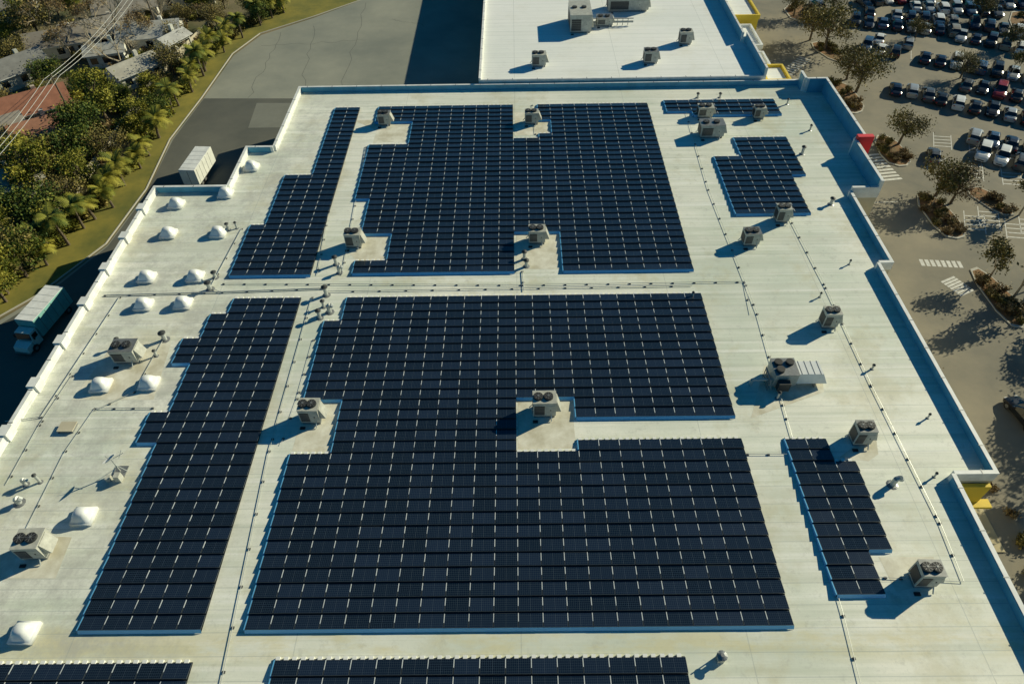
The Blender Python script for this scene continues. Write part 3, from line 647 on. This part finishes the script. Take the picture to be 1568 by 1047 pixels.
# ---------------- trailers / truck on the west side ----------------
wt=mat('trailer_white',(.78,.80,.72),.4,var=.15,scale=1); gt=mat('truck_green',(.26,.56,.50),.4,var=.2,scale=1)
def boxtruck(name,loc,rot,L_,cab,body):
    b_=MB(); b_.box(0,0,1.0,L_,2.6,2.6,body); b_.box(0,0,3.6,L_-.1,2.5,.04,'white'); b_.box(0,0,.75,L_,1.1,.25,'black')
    for k in range(int(L_/1.2)): b_.box(-L_/2+.6+k*1.2,-1.312,1.1,.05,.024,2.4,'grey'); b_.box(-L_/2+.6+k*1.2,1.312,1.1,.05,.024,2.4,'grey'); b_.box(-L_/2+.6+k*1.2,0,3.64,.04,2.4,.015,'pipe')
    b_.box(-L_/2-.012,0,1.1,.024,.05,2.3,'black')
    for sd in (-1,1): b_.box(-L_/2-.02,sd*1.0,.8,.05,.25,.15,'lampr')
    xs=[-L_/2+1.2,-L_/2+2.4]
    if cab:
        x=L_/2+.15
        b_.hexa([(x,-1.1,.5),(x+1.5,-1.1,.5),(x+1.5,1.1,.5),(x,1.1,.5),(x,-1.1,2.6),(x+1.0,-1.05,2.6),(x+1.0,1.05,2.6),(x,1.1,2.6)],cab)
        b_.hexa([(x+1.505,-1.05,.5),(x+2.5,-1.0,.5),(x+2.5,1.0,.5),(x+1.505,1.05,.5),(x+1.43,-1.05,1.5),(x+2.4,-.95,1.3),(x+2.4,.95,1.3),(x+1.43,1.05,1.5)],cab)
        b_.hexa([(x+1.24,-.98,1.62),(x+1.32,-.98,1.60),(x+1.32,.98,1.60),(x+1.24,.98,1.62),(x+1.04,-.95,2.48),(x+1.12,-.95,2.48),(x+1.12,.95,2.48),(x+1.04,.95,2.48)],'glass')
        for sd in (-1,1): b_.box(x+.6,sd*1.09,1.6,.8,.04,.7,'glass'); b_.box(x+1.1,sd*1.35,1.7,.1,.2,.45,'black'); b_.box(x+2.47,sd*.7,.8,.1,.3,.2,'lampw')
        b_.box(x+2.5,0,.4,.12,2.1,.25,'grey')
        xs=[-L_/2+1.2,L_/2+1.6]
    for x in xs:
        for sd in(-1,1): b_.tube((x,sd*.85,.5),(x,sd*1.2,.5),.5,.5,'tyre',14); b_.tube((x,sd*1.2,.5),(x,sd*1.22,.5),.25,.2,'grey',10)
    o=b_.obj(name,loc); o.rotation_euler=(0,0,rot); return o
boxtruck('box_truck',W(82,494,0),math.radians(-99),6.4,wt,gt)
boxtruck('box_trailer',W(310,272,0),math.radians(86),7.,None,wt)

# ---------------- houses ----------------
def house(u,v,L_,Wd,rot,rc,wc,nm='suburban_house'):
    par=empty(nm); par.location=W(u,v,0); par.rotation_euler=(0,0,rot)
    rm=mat('shingle',rc,.9,var=.3,scale=.8,detail=8); wm=mat('house_wall',wc,.85,var=.1,scale=1)
    b_=MB(); b_.box(0,0,0,L_,Wd,2.8,wm)
    b_.obj('walls',parent=par)
    b_=MB(); e=.5; hx=L_/2+e; hy=Wd/2+e; z0=2.75; z1=2.75+hy*.42
    for sd in(-1,1):
        q=[(-hx,sd*hy,z0),(hx,sd*hy,z0),(hx,0,z1),(-hx,0,z1)]
        b_.poly(q if sd<0 else q[::-1],rm); q2=[(x,y,z-.12) for x,y,z in q]; b_.poly(q2,rm); b_.poly([q[0],q[1],q2[1],q2[0]],'white')
    for sx_ in(-1,1): b_.poly([(sx_*L_/2,-Wd/2,2.8),(sx_*L_/2,Wd/2,2.8),(sx_*L_/2,0,z1-.14)],wm)
    b_.obj('roof',parent=par)
    b_=MB()
    for k in range(3): b_.box(-L_/3+k*L_/3,-Wd/2-.01,.9,1.3,.06,1.2,'glass'); b_.box(-L_/3+k*L_/3,-Wd/2-.02,.82,1.5,.09,.07,'white')
    b_.box(L_/6,-Wd/2-.01,0.02,1,.06,2.1,'bark'); b_.box(L_/2+.01,0,.9,.06,1.4,1.2,'glass'); b_.obj('windows_and_door',parent=par)
    b_=MB(); b_.box(L_*.2,Wd*.15,z0+.6,.7,.7,1.6,wm); b_.obj('chimney',parent=par)
for q in [(160,62,14,9,.5,(.42,.38,.31),(.6,.55,.45)),(238,66,12,8,.2,(.60,.59,.52),(.7,.68,.6)),(45,182,15,9,.6,(.40,.17,.10),(.55,.45,.35)),(212,122,9,6,.9,(.50,.48,.40),(.7,.68,.6)),
          (100,78,12,8,.4,(.34,.30,.24),(.6,.58,.5)),(30,122,11,8,.9,(.25,.25,.23),(.6,.6,.5)),(10,25,13,8,.3,(.36,.32,.26),(.6,.58,.5)),(200,25,13,8,.35,(.40,.36,.29),(.6,.58,.5)),(-10,225,12,8,.7,(.36,.32,.26),(.6,.58,.5)),(290,2,12,8,.3,(.45,.42,.36),(.6,.6,.5)),(15,300,10,7,.8,(.44,.42,.34),(.6,.6,.5)),(170,95,7,5,.3,(.56,.55,.48),(.7,.7,.6)),(270,78,6,4,1.1,(.56,.56,.52),(.7,.7,.6)),(70,215,8,6,.6,(.42,.2,.12),(.6,.5,.4))]:
    house(*q)
# garden wall between gardens and verge
b_=MB(); ln=[(-40,470),(60,385),(130,318),(190,240),(245,160),(290,105),(345,50)]
P=[W(u-22,v-6,0) for u,v in ln]
for p,q in zip(P,P[1:]):
    d=q-p; c_=(p+q)/2; b_.box(c_.x,c_.y,0,d.length,.14,1.8,'wall',math.atan2(d.y,d.x))
b_.obj('garden_wall')
# power line
b_=MB(); A=W(-60,470,0);B=W(130,215,0)
C_=B+(B-A)
for p in (A,B,C_):
    b_.tube(p,p+Vector((0,0,12)),.18,.12,'bark',8); b_.box(p.x,p.y,11.3,2.6,.14,.16,'bark',.6)
for s0,s1 in ((A,B),(B,C_)):
    for o_ in (-1,0,1):
        off=Vector((o_*1.0,o_*.7,11.5)); pv=s0+off
        for k in range(1,13):
            t=k/12; q=s0.lerp(s1,t)+off-Vector((0,0,1.2*4*t*(1-t))); b_.tube(pv,q,.035,.035,'tooth',3,False); pv=q
b_.obj('power_line')
print('N',len(bpy.data.objects))
